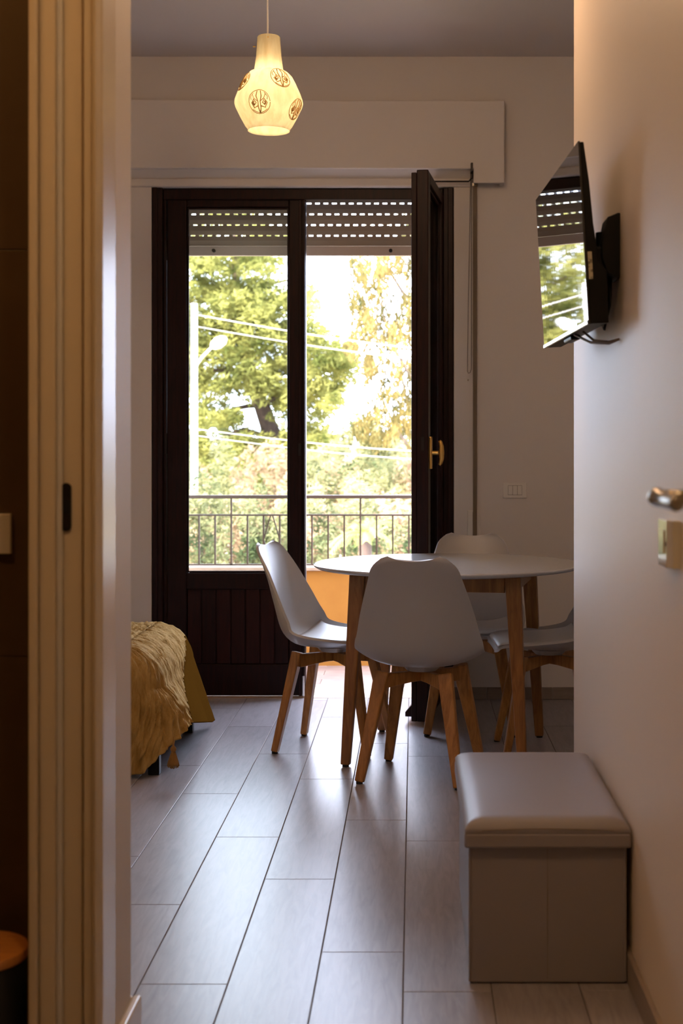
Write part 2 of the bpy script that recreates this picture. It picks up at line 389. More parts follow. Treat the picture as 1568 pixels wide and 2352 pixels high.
# ------------------------------------------------------------------ balcony door
dr = empty('door_1', (0, 0, 0)); tag(dr, 'dark mahogany double balcony door, left leaf shut and right leaf swung inward', 'door', kind='structure')
bm = B()
FY0, FY1 = 6.762, 6.87
box(bm, DX0+.001, DX0+.052, FY0, FY1, 0, DZ-.001); box(bm, DX0+.052, DX0+.066, FY0+.025, FY1, 0, DZ-.03)
box(bm, DX1-.052, DX1-.001, FY0, FY1, 0, DZ-.001); box(bm, DX1-.075, DX1-.052, FY0+.025, FY1, 0, DZ-.03)
box(bm, DX0+.052, DX1-.052, FY0+.02, FY1, DZ-.055, DZ-.001)
obj('door_frame', bm, 'mahogany', dr, bevel=.004, seg=2)
bm = B()
box(bm, DX0+.004, DX0+.028, FY0-.012, FY0, 0, DZ-.002); box(bm, DX1-.03, DX1-.004, FY0-.012, FY0, 0, DZ-.002)
obj('cover_strip', bm, 'mahogany', dr, bevel=.003, seg=2)

LZ0, LZ1 = .009, 2.462
def leaf(parent_name, W, T=.05):
    """leaf in local coords: x 0..W from hinge to free edge, y 0..T (room face at 0)"""
    st = .083
    bm = B()
    gz0, gz1 = Z(1315, 6.83), Z(478, 6.83)
    pz0, pz1 = Z(1524, 6.83), Z(1352, 6.83)
    box(bm, 0, st+.012, 0, T, LZ0, LZ1); box(bm, W-st, W, 0, T, LZ0, LZ1)
    box(bm, st+.012, W-st, 0, T, gz1, LZ1); box(bm, st+.012, W-st, 0, T, pz1, gz0); box(bm, st+.012, W-st, 0, T, LZ0, pz0)
    box(bm, st+.012, W-st, T/2-.002, T-.012, pz0, pz1)
    lf = obj(parent_name, bm, 'mahogany', dr, bevel=.004, seg=2)
    n = 7; x0, x1 = st+.012, W-st; wd = (x1-x0)/n
    for i in range(n):
        obj('panel_board', bx(x0+i*wd+.0025, x0+(i+1)*wd-.0025, .012, T/2-.002, pz0, pz1), 'panel', lf, bevel=.003, seg=2)
    obj('glass_pane', bx(x0, x1, T/2-.002, T/2+.002, gz0, gz1), 'glass', lf)
    bm = B()
    for a in ((x0, x0+.010, T/2-.012, T/2-.003, gz0, gz1), (x1-.010, x1, T/2-.012, T/2-.003, gz0, gz1), (x0+.010, x1-.010, T/2-.012, T/2-.003, gz1-.010, gz1), (x0+.010, x1-.010, T/2-.012, T/2-.003, gz0, gz0+.010)): box(bm, *a)
    obj('glazing_bead', bm, 'mahogany', lf, bevel=.003)
    for z in (.28, 1.25, 2.2):
        obj('hinge', tube(B(), [(-.006, -.006, z-.05), (-.006, -.006, z+.05)], .008, 10), 'dark_metal', lf)
    return lf
LW = .682
l1 = leaf('closed_leaf', LW); l1.location = (DX0+.068, 6.80, 0)
# moulded meeting strip on the free edge, lock keeps
bm = B()
for a in ((LW-.034, LW-.020, -.010, 0), (LW-.012, LW-.004, -.012, 0), (LW-.020, LW-.012, -.003, 0)): box(bm, a[0], a[1], a[2], a[3], LZ0, LZ1-.01)
obj('meeting_strip', bm, 'mahogany', l1, bevel=.003, seg=3)
obj('lock_keep', bx(LW-.036, LW-.022, -.014, -.010, 1.19, 1.25), 'dark_metal', l1, bevel=.001)
obj('floor_bolt', tube(B(), [(LW-.012, -.018, .012), (LW-.012, -.018, .11)], .006, 10), 'silver', l1)
# right leaf, hinged on the right post: mirror the local frame by building toward -x then rotating open
r1 = leaf('open_leaf', LW-.012, .052)
hx, hy = .151, 6.80
r1.location = (hx, hy, 0)
# local +x must run from hinge toward the room, room face (local -y) toward +x world
ang = math.atan2(-.65, -.085)
r1.rotation_euler = (0, 0, ang); r1.scale = (1, -1, 1)
W2 = LW-.012
bm = B(); box(bm, W2-.03, W2+.001, .052, .076, LZ0, LZ1-.012)
obj('rebate_strip', bm, 'mahogany', r1, bevel=.003)
obj('drip_board', prism(B(), [(.052, .03), (.104, .03), (.104, .05), (.052, .11)], 'x', .02, W2-.001), 'mahogany', r1, bevel=.002)
# the strip of face highlights on the edge and the brass handle
hz = Z(1040, 6.2)
hd = obj('handle', bx(W2-.058, W2-.030, -.012, 0, hz-.072, hz+.072), 'brass', r1, bevel=.003, seg=2)
bm = tube(B(), [(W2-.044, -.012, hz), (W2-.044, -.040, hz)], .010, 12); obj('handle_neck', bm, 'brass', hd, smooth=False, bevel=.001)
bm = tube(B(), [(W2-.044, -.044, hz-.055), (W2-.044, -.050, hz-.047), (W2-.044, -.055, hz-.028), (W2-.044, -.054, hz), (W2-.044, -.055, hz+.028), (W2-.044, -.050, hz+.047), (W2-.044, -.044, hz+.055)], [.006, .008, .010, .013, .010, .008, .006], 12)
obj('handle_grip', bm, 'brass', hd, smooth=True)
obj('keyhole', bx(W2+.0005, W2+.003, .020, .032, hz+.01, hz+.07), 'dark_metal', r1)
# stone threshold
struct('trim_3', bx(DX0+.055, DX1-.055, WB+.031, WO+.03, -.03, .002), 'coping', 'pale stone threshold of the balcony door', 'trim', bevel=.003)

# ------------------------------------------------------------------ roller shutter
SD = 7.0; sc = 3175/SD
rs = empty('roller_shutter', (0, SD, 0)); tag(rs, 'tan roller shutter half lowered behind the balcony door with rows of light slots', 'shutter')
def sx(px): return (px-950)/sc
def szz(py): return 1.2-(py-1042)/sc
SX0, SX1 = DX0+.03, DX1-.03
rows = [541.5, 517, 492.3, 467.5, 442.8, 418]
sh = [0, 5.6, 1.5, -4.5, 2.5, 7]
pitch_x = 19.35/sc
for i, py in enumerate(rows):
    zc = szz(py); bm = B()
    hs = .0042
    # slat above the slot row
    zt = szz(rows[i+1])-hs if i+1 < len(rows) else zc+.05
    pr = [(-.004, zc+hs), (.006, zc+hs), (.008, (zc+zt)/2), (.006, zt), (-.004, zt), (-.0075, (zc+zt)/2)]
    prism(bm, pr, 'x', SX0, SX1)
    k = 0; x = sx(438+sh[i])-12*pitch_x
    while x < SX1:
        a, b = x+.0225, x+pitch_x
        if a > SX0 and b < SX1: box(bm, a, b, -.002, .003, zc-hs-.001, zc+hs+.001)
        x += pitch_x
    obj('slat', bm, 'shutter', rs, bevel=.001, seg=1)
obj('slat', prism(B(), [(-.004, szz(565)), (.006, szz(565)), (.008, szz(553)), (.006, szz(541.5)-.0042), (-.004, szz(541.5)-.0042), (-.0075, szz(553))], 'x', SX0, SX1), 'shutter', rs)
bar = obj('bottom_bar', bx(SX0, SX1, -.011, .008, szz(588), szz(566)), 'shutter_bar', rs, bevel=.002)
for px in (492, 897):
    obj('stopper', tube(B(), [(sx(px), -.011, szz(577)), (sx(px), -.030, szz(577))], .009, 12), 'rubber', bar)
for x in (SX0-.012, SX1+.004): obj('guide_rail', bx(x-.012, x+.02, -.016, .016, .003, 2.49), 'shutter', rs)

# strap and cord right of the door
st = empty('shutter_strap', (X(1090), WB, 0)); tag(st, 'brown shutter belt hanging beside the door into its white winder', 'strap')
obj('strap', bx(-.010, .010, -.020, -.0175, .70, Z(424)), 'strap', st)
obj('strap_guide', bx(-.014, .014, -.026, -.004, Z(430), Z(424)+.004), 'steel', st, bevel=.001)
bm = B(); box(bm, -.036, .026, -.012, 0, Z(1262), Z(1172))
cs = obj('winder_case', bm, 'white_plastic', st, bevel=.003, seg=2)
obj('belt_slot', bx(-.011, .010, -.0126, -.0118, Z(1258), Z(1176)), 'strap', cs)
cd = empty('blind_cord', (X(1076), WB, 0)); tag(cd, 'thin looped pull cord hanging right of the balcony door', 'cord')
a = Z(388); b = Z(858)
bm = tube(B(), [(.012, -.03, a), (.012, -.018, b+.02), (.006, -.018, b+.004), (-.002, -.018, b), (-.007, -.018, b+.01), (-.002, -.02, b+.4), (.009, -.03, a)], .0016, 6)
obj('cord', bm, 'cord', cd)
obj('cord_hook', bx(.006, .016, -.11, -.02, a-.03, a+.008), 'dark_metal', cd, bevel=.001)
obj('wall_screw', tube(B(), [(-.003, 0, Z(873)), (-.003, -.004, Z(873))], .003, 8), 'steel', cd)
bk = obj('bracket_arm', tube(B(), [(X(985), FB+.03, Z(414, FB)), (X(1075), FB+.03, Z(414, FB)), (X(1082), FB+.03, Z(406, FB))], .004, 8), 'dark_metal')
tag(bk, 'thin metal rod under the shutter box above the open door leaf', 'rod')

def plate(name, label, loc, rz, mp='white_plastic'):
    e = empty(name, loc, rz); tag(e, label, 'switch')
    obj('cover_plate', bx(-.0585, .0585, -.008, 0, -.038, .038), mp, e, bevel=.004, seg=3)
    for i in range(3): obj('rocker', bx(-.0330+i*.0227, -.0120+i*.0227, -.0105, -.0075, -.0220, .0220), mp, e, bevel=.001)
    obj('key_recess', bx(-.0342, .0346, -.0084, -.0078, -.0234, .0234), 'strap', e)
    return e
plate('light_switch', 'three-key white light switch on the back wall right of the door', (X(1182), WB, Z(1126)), 0)

# ------------------------------------------------------------------ right hallway wall: switch plate and door with lever
e = empty('socket_box', (.495, 2.63, 1.2-(1247-1042)/1205), R(-90)); tag(e, 'glossy ivory switch box on the hallway wall below the door lever', 'switch')
bm = prism(B(), [(-.066, 0), (.066, 0), (.060, -.014), (.040, -.022), (-.048, -.022), (-.060, -.012)], 'z', -.045, .045)
obj('cover_plate', bm, 'gloss_plastic', e, bevel=.002, seg=3)
obj('key', bx(-.030, .020, -.0245, -.0215, -.018, .026), 'gloss_plastic', e, bevel=.001)
obj('indicator', bx(.030, .038, -.0226, -.0215, -.004, .004), 'hole', e)

hdz = 1.2-(1141-1042)/1650
dl = empty('door_3', (.4, 1.98, 0)); tag(dl, 'door leaf folded against the hallway wall, only its nickel lever in view', 'door', kind='structure')
obj('door_panel', bx(.002, .044, -.80, 0, .012, 2.10), 'frame_w', dl, bevel=.003)
lv = obj('lever_handle', tube(B(), [(.0019, -.055, hdz), (-.004, -.055, hdz)], .026, 32), 'steel', dl, bevel=.001)
obj('lever_neck', tube(B(), [(-.004, -.055, hdz), (-.052, -.055, hdz)], .0100, 24), 'steel', lv, smooth=True)
obj('lever_grip', tube(B(), [(-.064, -.047, hdz+.0015), (-.063, -.0465, hdz+.001), (-.0615, -.052, hdz+.0), (-.060, -.060, hdz-.001), (-.057, -.075, hdz-.003), (-.055, -.110, hdz-.005), (-.055, -.165, hdz-.006), (-.055, -.168, hdz-.006)], [.003, .0115, .0135, .0135, .0115, .0102, .0102, .008], 28), 'steel', lv, smooth=True, bevel=.001)

# ------------------------------------------------------------------ television
tv = empty('television', (.387, 3.64, 1.722)); tv.rotation_euler = (R(3.3), 0, R(-87.5)); tag(tv, 'flat black television on a swivel bracket high on the hallway wall', 'television')
bm = prism(B(), [(.0012, -.215), (.046, -.215), (.048, -.09), (.030, -.07), (.022, .02), (.018, .12), (.010, .215), (.0012, .215)], 'x', -.375, .375)
obj('back_case', bm, 'black', tv, bevel=.002)
obj('screen', bx(-.3775, .3775, -.004, .001, -.2165, .2165), 'screen', tv, bevel=.0008)
obj('bottom_bezel', bx(-.377, .377, -.0065, -.0041, -.2165, -.2065), 'silver', tv, bevel=.001)
obj('side_sticker', bx(.3752, .3758, .004, .014, -.11, -.045), 'sticker', tv)
obj('ir_sensor', bx(-.06, .06, .004, .03, -.228, -.2155), 'black', tv, bevel=.004)
br = empty('television_bracket', (.495, 3.36, 1.70)); tag(br, 'black articulated wall bracket holding the television', 'bracket')
obj('wall_plate', prism(B(), [(-.044, 0.0), (-.030, .068), (-.006, .078), (0, .078), (0, -.078), (-.006, -.078), (-.030, -.068), (-.044, -.03)], 'y', -.045, .05), 'black', br, bevel=.002)
bm = B(); box(bm, -.075, -.02, -.03, .10, -.055, .0)
obj('lower_arm', bm, 'black', br, bevel=.006)
obj('swing_arm', beam(B(), (-.03, .02, -.03), (-.052, .24, -.02), (.012, .03), (.012, .026)), 'black', br, bevel=.003)
obj('pivot', tube(B(), [(-.035, .02, -.09), (-.035, .02, .04)], .016, 14), 'black', br); obj('pivot', tube(B(), [(-.052, .24, -.055), (-.052, .24, .03)], .014, 14), 'black', br)
obj('mount_head', bx(-.080, -.062, .17, .33, -.06, .05), 'black', br, bevel=.003)
cb = empty('television_cables', (.495, 3.33, 1.46)); tag(cb, 'bundle of black and grey cables drooping behind the television', 'cable')
for i in range(4):
    a = i*.011; bm = tube(B(), [(-.07-a*.4, .0+a, .17), (-.058-a*.3, -.012+a, .12), (-.05, -.008+a, .06+a), (-.035+a*.2, .01+a, .04+a*2), (-.02, .02+a, .10+a), (-.016, .03+a, .17)], .0035, 8)
    obj('loop_cable', bm, 'black', cb, smooth=True)
for i in range(2):
    bm = tube(B(), [(-.072-i*.01, .12+i*.1, .045), (-.05, .09+i*.06, .020), (-.02, .03, .012-i*.004), (-.001, .0, .016)], .0032, 8)
    obj('wall_cable', bm, 'cord', cb, smooth=True)
obj('grip_clip', bx(-.052, -.034, -.012, .012, .075, .10), 'silver', cb, bevel=.002)

# ------------------------------------------------------------------ storage bench
ot = empty('storage_bench', (0, 0, 0)); tag(ot, 'off-white upholstered storage bench against the hallway wall', 'ottoman')
ox0, ox1, oy0, oy1 = .126, .479, 3.128, 3.83
bm = bx(ox0, ox1, oy0, oy1, .002, .318); bmesh.ops.subdivide_edges(bm, edges=bm.edges, cuts=1)
b1 = obj('body', bm, 'ottoman', ot, bevel=.005, seg=3)
bm = B(); box(bm, (ox0+ox1)/2-.0004, (ox0+ox1)/2+.0004, oy0-.0008, oy0, .012, .312)
obj('front_seam', bm, 'strap', ot)
for a in (ox0-.002, ox1-.004): obj('corner_piping', bx(a, a+.006, oy0-.0022, oy0+.006, .006, .316), 'ottoman', ot, bevel=.002, seg=2)
# lid: rim plus soft cushion
lx0, lx1, ly0, ly1 = .1136, .4895, 3.108, 3.852
obj('lid_rim', bx(lx0, lx1, ly0, ly1, .312, .346), 'ottoman', ot, bevel=.006, seg=4)
bm = B(); N = 24; NV = 30; grid = []
for j in range(NV+1):
    row = []
    for i in range(N+1):
        u, v = i/N, j/NV
        # rounded pillow
        u2 = .5-.5*math.cos(math.pi*u); v2 = .5-.5*math.cos(math.pi*v)
        x = lx0+.0015+(lx1-lx0-.003)*u2; y = ly0+.0015+(ly1-ly0-.003)*v2
        ed = min(x-lx0, lx1-x, y-ly0, ly1-y, .040)/.040; ed = max(0, ed)
        z = .345+.030*math.sqrt(1-(1-ed)**2)+.006*math.sin(math.pi*u2)*math.sin(math.pi*v2)
        row.append(bm.verts.new((x, y, z)))
    grid.append(row)
for j in range(NV):
    for i in range(N): bm.faces.new((grid[j][i], grid[j][i+1], grid[j+1][i+1], grid[j+1][i]))
ring = [grid[0][i] for i in range(N+1)]+[grid[j][N] for j in range(1, NV+1)]+[grid[NV][i] for i in range(N-1, -1, -1)]+[grid[j][0] for j in range(NV-1, 0, -1)]
low = [bm.verts.new((v.co.x, v.co.y, .338)) for v in ring]
for i in range(len(ring)): bm.faces.new((ring[i], ring[(i+1) % len(ring)], low[(i+1) % len(ring)], low[i]))
bm.faces.new(low)
obj('lid_cushion', bm, 'ottoman', ot, smooth=True)
bm = tube(B(), [(lx0+.04+(lx1-lx0-.08)*t/12, ly0-.0004, .3525+.004*math.sin(math.pi*t/12)) for t in range(13)], .0007, 5)
obj('lid_seam', bm, 'strap', ot)

# ------------------------------------------------------------------ table
tc_ = Vector((.135, 5.575, 0)); TZ = .76
tb = empty('dining_table', tc_, R(-10.5)); tag(tb, 'round white-topped dining table on four tapered wooden legs', 'table')
obj('tabletop', lathe(B(), [(.46, TZ-.026), (.524, TZ-.017), (.537, TZ-.009), (.538, TZ-.005), (.5365, TZ-.0015), (.533, TZ)], 120), 'tabletop', tb, smooth=False)
tb.children[0].data.polygons.foreach_set('use_smooth', [len(p.vertices) < 10 for p in tb.children[0].data.polygons])
h = .300; ft = .340
for sx_ in (-1, 1):
    for sy in (-1, 1):
        bm = beam(B(), (sx_*h, sy*h, TZ-.028), (sx_*ft, sy*ft, .008), (.030, .024), (.0175, .0165), side=(1, 0, 0))
        lg = obj('leg', bm, 'tablewood', tb, bevel=.004, seg=2)
        bm = tube(B(), [(sx_*ft, sy*ft, .0005), (sx_*ft, sy*ft, .009)], .013, 14); obj('foot_cap', bm, 'rubber', lg)
for s in (-1, 1):
    obj('apron', bx(-h+.03, h-.03, s*h-.011-.004, s*h+.011-.004, TZ-.086, TZ-.027), 'tablewood', tb, bevel=.002)
    obj('apron', bx(s*h-.011, s*h+.011, -h+.026, h-.026, TZ-.086, TZ-.027), 'tablewood', tb, bevel=.002)

# ------------------------------------------------------------------ chairs
CY = [(0, .232), (.10, .200), (.28, .070), (.42, -.060), (.52, -.140), (.60, -.190), (.72, -.222), (.86, -.255), (1, -.300)]
CZp = [(0, .428), (.10, .440), (.28, .428), (.42, .424), (.52, .438), (.60, .486), (.72, .590), (.86, .710), (1, .825)]
CW = [(0, .205), (.14, .226), (.32, .240), (.5, .243), (.62, .232), (.75, .208), (.9, .172), (1, .150)]
CL = [(0, .004), (.12, .018), (.3, .042), (.45, .062), (.6, .085), (.72, .066), (.88, .034), (1, .012)]
def cl(v): return Vector((0, sinterp(v, CY), sinterp(v, CZp)))
def shell_pt(u, v, off=0.0, shrink=1.0):
    p = cl(v); e = .004
    t = (cl(min(1, v+e))-cl(max(0, v-e))).normalized(); n = Vector((0, t.z, -t.y))
    wd = sinterp(v, CW)*shrink
    rr = .055
    for dist, r0 in ((v*.86, rr*.9), ((1-v)*.86, rr)):
        if dist < r0: wd = wd-r0+math.sqrt(max(0, r0*r0-(r0-dist)**2))
    L = sinterp(v, CL)
    x = wd*u; lift = L*abs(u)**2.6
    x *= 1-.05*abs(u)**4
    sl = max(0, (v-.8)/.2)
    back = sl*.0045*(1-math.cos(min(1, abs(u)*1.25)*math.pi))*.5 - sl*.002
    return p+Vector((x, 0, 0))+n*(lift+off)+t*back
def make_chair():
    root = empty('dining_chair')
    NU, NVv = 26, 44
    bm = B()
    vv = [0.5-0.5*math.cos(math.pi*j/NVv) if False else j/NVv for j in range(NVv+1)]
    vv = [0, .006, .016, .03, .045]+[.06+(.88*j/34) for j in range(35)]+[.955, .970, .984, .994, 1]
    G = [[bm.verts.new(shell_pt(math.sin(math.pi/2*(2*i/NU-1)), v)) for i in range(NU+1)] for v in vv]
    for a, b in zip(G, G[1:]):
        for i in range(NU): bm.faces.new((a[i], b[i], b[i+1], a[i+1]))
    sh_ = obj('seat_shell', bm, 'shell', root, smooth=True)
    so = sh_.modifiers.new('thick', 'SOLIDIFY'); so.thickness = .011; so.offset = -1 if False else 1
    be = sh_.modifiers.new('round', 'BEVEL'); be.width = .0035; be.segments = 3; be.limit_method = 'ANGLE'; be.angle_limit = R(50)
    # pad in the bucket
    bm = B(); G2 = []; G3 = []
    n2, m2 = 18, 24
    for j in range(m2+1):
        v = .045+.50*j/m2; ra, rb = [], []
        for i in range(n2+1):
            u = math.sin(math.pi/2*(2*i/n2-1)); e = (1-u**6)*(1-(2*j/m2-1)**6)
            ra.append(bm.verts.new(shell_pt(u*.86, v, .0035+.018*max(0, e)**.6))); rb.append(bm.verts.new(shell_pt(u*.86, v, .003)))
        G2.append(ra); G3.append(rb)
    for j in range(m2):
        for i in range(n2):
            bm.faces.new((G2[j][i], G2[j+1][i], G2[j+1][i+1], G2[j][i+1])); bm.faces.new((G3[j][i], G3[j][i+1], G3[j+1][i+1], G3[j+1][i]))
    bmesh.ops.remove_doubles(bm, verts=bm.verts, dist=.0008)
    obj('seat_pad', bm, 'pad', root, smooth=True)
    # hub and cross bars
    tp, fo = .118, .192
    obj('swivel_mount', lathe(B(), [(.055, .392), (.075, .412), (.05, .4155)], 28), 'shell', root, smooth=False)
    for s in (1, -1):
        bm = B(); P = [(-tp*1.35, .392), (-tp*1.35, .338), (-.05, .352), (0, .354), (.05, .352), (tp*1.35, .338), (tp*1.35, .392)]
        if s < 0: P = [(a, b-.0002) for a, b in P]
        prism(bm, P, 'y', -.013, .013)
        bmesh.ops.rotate(bm, verts=bm.verts, cent=(0, 0, 0), matrix=Matrix.Rotation(R(45*s), 3, 'Z'))
        obj('cross_bar', bm, 'oak', root, bevel=.003, seg=2)
    for sx_ in (-1, 1):
        for sy in (-1, 1):
            bm = beam(B(), (sx_*tp, sy*tp, .400), (sx_*fo*.96, sy*fo, .007), (.027, .019), (.0165, .0135), side=(sy, -sx_, 0) if False else (1, 0, 0))
            lg = obj('leg', bm, 'oak', root, bevel=.005, seg=3)
            obj('foot_cap', tube(B(), [(sx_*fo*.96, sy*fo, .0005), (sx_*fo*.96, sy*fo, .0095)], .0125, 14), 'rubber', lg)
    return root
def dup(root):
    r = root.copy(); C.objects.link(r)
    for ch in root.children:
        c = ch.copy(); C.objects.link(c); c.parent = r
        for g_ in ch.children:
            d = g_.copy(); C.objects.link(d); d.parent = c
    return r
ch0 = make_chair()
spots = [(.030, 5.165, 15, 'white shell dining chair nearest the storage bench, seen from behind'),
         (-.325, 5.665, 104, 'white shell dining chair facing right, in front of the balcony door leaf'),
         (.250, 6.05, 183, 'white shell dining chair on the far side of the table facing the hallway'),
         (.545, 5.585, 268, 'white shell dining chair on the right, partly hidden by the hallway wall')]
for i, (x, y, a, lb) in enumerate(spots):
    c = ch0 if i == 0 else dup(ch0)
    c.location = (x, y, 0); c.rotation_euler = (0, 0, R(-a)); tag(c, lb, 'chair', 'chairs around the round dining table')
    if i == 0:      # its shell is swivelled a little on the legs
        front_parts = [p_ for p_ in c.children if p_.name.split('.')[0] in ('seat_shell', 'seat_pad', 'swivel_mount')]
for p_ in front_parts: p_.rotation_euler.z = R(9)

# ------------------------------------------------------------------ bed and bedspread
bd = empty('bed', (-1.8, 5.62, 0)); tag(bd, 'low bed on black square legs under the ochre bedspread', 'bed')
bm = bx(-.95, .775, -.385, .39, .20, .425)
obj('mattress', bm, 'mattress', bd, bevel=.07, seg=5)
obj('bed_base', bx(-.93, .82, -.42, .37, .155, .199), 'black', bd, bevel=.005)
for x in (-.87, .83):
    for y in (-.445, .335): obj('leg', bx(x-.021, x+.021, y-.021, y+.021, .001, .155), 'black', bd, bevel=.003)
cv = empty('bedspread', (-1.13, 5.33, 0)); tag(cv, 'crinkled ochre bedspread draped over the bed corner', 'bedspread')
RR = .16; PX, PY, ZT = -.965, 5.165, .452
cx0, cy0 = PX-RR, PY+RR
FAR = 6.07
def wr(a, b):
    # ridged crinkles running mostly along b
    w_ = noise.noise(Vector((a*9, b*5, 1.3)))*.55
    r1_ = 1-abs(noise.noise(Vector((a*52+w_*2.2, b*7+w_, 4.1))))*2
    r2_ = 1-abs(noise.noise(Vector((a*115+w_*3, b*15, 9.7))))*2
    return .0105*r1_+.0045*r2_
# s parameter list: ('near', x) ('corner', angle) ('foot', y)
S = []
x = -2.75
while x < -1.5: S.append(('n', x)); x += .05
while x < cx0: S.append(('n', x)); x += .004
k = 80
for i in range(k+1): S.append(('c', i/k))
y = cy0+.006; 
while y < FAR: S.append(('f', y)); y += .01
def spt(s, kind, val, prof):
    o, z, hang = prof
    if kind == 'n': P = Vector((val, PY, 0)); Nn = Vector((0, -1, 0)); al = val
    elif kind == 'c':
        a = val*math.pi/2; Nn = Vector((math.sin(a), -math.cos(a), 0)); P = Vector((cx0, cy0, 0))+Nn*RR; al = cx0+val*.25
    else: P = Vector((PX, val, 0)); Nn = Vector((1, 0, 0)); al = cx0+.25+(val-cy0)
    return P, Nn, al
def hem(kind, val):
    if kind == 'n': return .012+.012*noise.noise(Vector((val*5, 0, 0)))
    if kind == 'c': return interp(val, [(0, .010), (.3, .020), (.42, .06), (.6, .125), (.8, .155), (1, .165)])
    return interp(val, [(cy0, .165), (6.0, .035), (6.1, .03)])
def column(kind, val):
    pts = []
    z_h = hem(kind, val)
    drop0 = ZT-RR
    T = []
    if kind == 'n': 
        for j in range(40): T.append(('t', -.90+(.90-RR)*j/40))
    for j in range(15): T.append(('a', R(84)*j/14))
    for j in range(1, 46): T.append(('h', j/45))
    P, Nn, al = spt(0, kind, val, (0, 0, 0))
    out = []
    for tk, tv_ in T:
        if tk == 't': o = tv_; z = ZT; nn = Vector((0, 0, 1)); bl = tv_
        elif tk == 'a':
            o = -RR+RR*math.sin(tv_); z = ZT-RR*(1-math.cos(tv_)); nn = Nn*math.sin(tv_)+Vector((0, 0, 1))*math.cos(tv_); bl = -RR+tv_*RR
        else:
            zs = ZT-RR*(1-math.cos(R(84))); z = zs+(z_h-zs)*tv_; dr_ = zs-z
            fl_ = interp(val, [(cy0, .75), (5.9, .34)]) if kind == 'f' else interp(val, [(0, .18), (.5, .45), (1, .75)]) if kind == 'c' else .18
            o = -RR+RR*math.sin(R(84))+dr_*fl_; nn = Nn; bl = .07+dr_
            if kind == 'n' or kind == 'c': o += .010*math.sin(al*38)*tv_
        p = P+Nn*o; p.z = z
        amp = 1.0 if tk != 'h' else 1.0+1.2*min(1, tv_*4)
        if kind == 'f': amp = interp(p.z-interp(val, [(cy0, .160), (6.0, .385), (6.1, .40)]), [(-.02, .12), (.01, 1)])
        sw_ = al+ (bl*.35 if tk != 'h' else .35*.07+ (bl-.07)*.12)   # sweep the folds diagonally
        wgt = 0 if tk == 't' else min(1, math.sin(tv_)/math.sin(R(84)))**2 if tk == 'a' else 1
        p += nn*((wr(sw_, bl)*wgt+wr(p.y+p.x*.55, p.x*.8)*(1-wgt))*amp)
        p.z = max(p.z, .006)
        out.append(p-Vector((-1.13, 5.33, 0)))
    return out
bm = B(); prev = None; bml = B(); mp = {}
def vert(bmx, key, p):
    k_ = (id(bmx), key)
    if k_ not in mp: mp[k_] = bmx.verts.new(p)
    return mp[k_]
for ci, (kind, val) in enumerate(S):
    col = column(kind, val)
    if prev is not None:
        for q in range(1, min(len(prev), len(col))):
            zz = (col[-q].z+prev[-q].z)/2
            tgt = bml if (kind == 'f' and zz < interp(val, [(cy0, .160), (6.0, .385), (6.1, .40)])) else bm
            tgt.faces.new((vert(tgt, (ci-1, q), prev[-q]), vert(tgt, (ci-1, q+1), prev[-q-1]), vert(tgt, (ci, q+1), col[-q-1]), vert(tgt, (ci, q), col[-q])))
    prev = col
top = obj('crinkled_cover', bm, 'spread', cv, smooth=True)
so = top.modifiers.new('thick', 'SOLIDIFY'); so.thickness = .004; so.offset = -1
o_ = obj('plain_lining', bml, 'lining', cv, smooth=True); o_['label'] = 'plain ochre end panel, shade put into its colour, hanging over the foot of the bed'
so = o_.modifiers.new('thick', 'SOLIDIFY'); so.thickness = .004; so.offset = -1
ts = empty('tassel', ((398-950)/3175*4.99, 4.99, 0), parent=None)
ts.parent = cv; ts.location = ((398-950)/3175*4.99+1.13, 4.99-5.33, 0)
zt = 1.2-(1708-1042)/3175*5.03; zb = 1.2-(1757-1042)/3175*5.03
bm = lathe(B(), [(.0015, zt+.034), (.002, zt+.012), (.004, zt), (.010, zt-.006), (.011, zt-.014), (.007, zt-.020), (.012, zt-.034), (.019, zb+.018), (.020, zb+.008), (.012, zb+.006)], 20)
for i in range(40):
    a = i*2.4; r0 = .012+.007*random.random()
    tube(bm, [(.006*math.cos(a), .006*math.sin(a), zt-.020), (r0*math.cos(a), r0*math.sin(a), zb+.02), ((r0+.003)*math.cos(a), (r0+.003)*math.sin(a), zb+.010*random.random()-.002)], .0016, 5)
obj('yarn', bm, 'tassel', ts, smooth=True)

# ------------------------------------------------------------------ pendant lamp
pd, pxx = 5.3, (617-950)/3175*5.3
def lz(py): return 1.2+(1042-py)/3175*pd
lp = empty('pendant_lamp', (pxx, pd, 0)); tag(lp, 'lit cream pendant lamp with brown tree medallions hanging from the ceiling', 'lamp')
sf = pd/3175
prof = [(24*sf, lz(84)), (26*sf, lz(86)), (29*sf, lz(130)), (33.5*sf, lz(163)), (44*sf, lz(168)), (54*sf, lz(178)), (62*sf, lz(193)), (72*sf, lz(215)), (77.5*sf, lz(230)), (78.5*sf, lz(238)), (76.5*sf, lz(246)), (66*sf, lz(268)), (54*sf, lz(290)), (48*sf, lz(297)), (48*sf, lz(301))]
bm = B(); n = 72; rings = [[bm.verts.new((r*math.cos(2*math.pi*k/n), r*math.sin(2*math.pi*k/n), z)) for k in range(n)] for r, z in prof]
for a, b in zip(rings, rings[1:]):
    for k in range(n): bm.faces.new((a[k], a[(k+1) % n], b[(k+1) % n], b[k]))
shd = obj('lamp_shade', bm, 'shade', lp, smooth=True)
obj('cord', tube(B(), [(-.004, 0, lz(84)+.002), (-.006, 0, CZ-.02)], .0035, 8), 'white_plastic', lp)
obj('ceiling_rose', lathe(B(), [(.05, CZ-.001), (.048, CZ-.015), (.012, CZ-.035)], 32), 'white_plastic', lp, smooth=True)
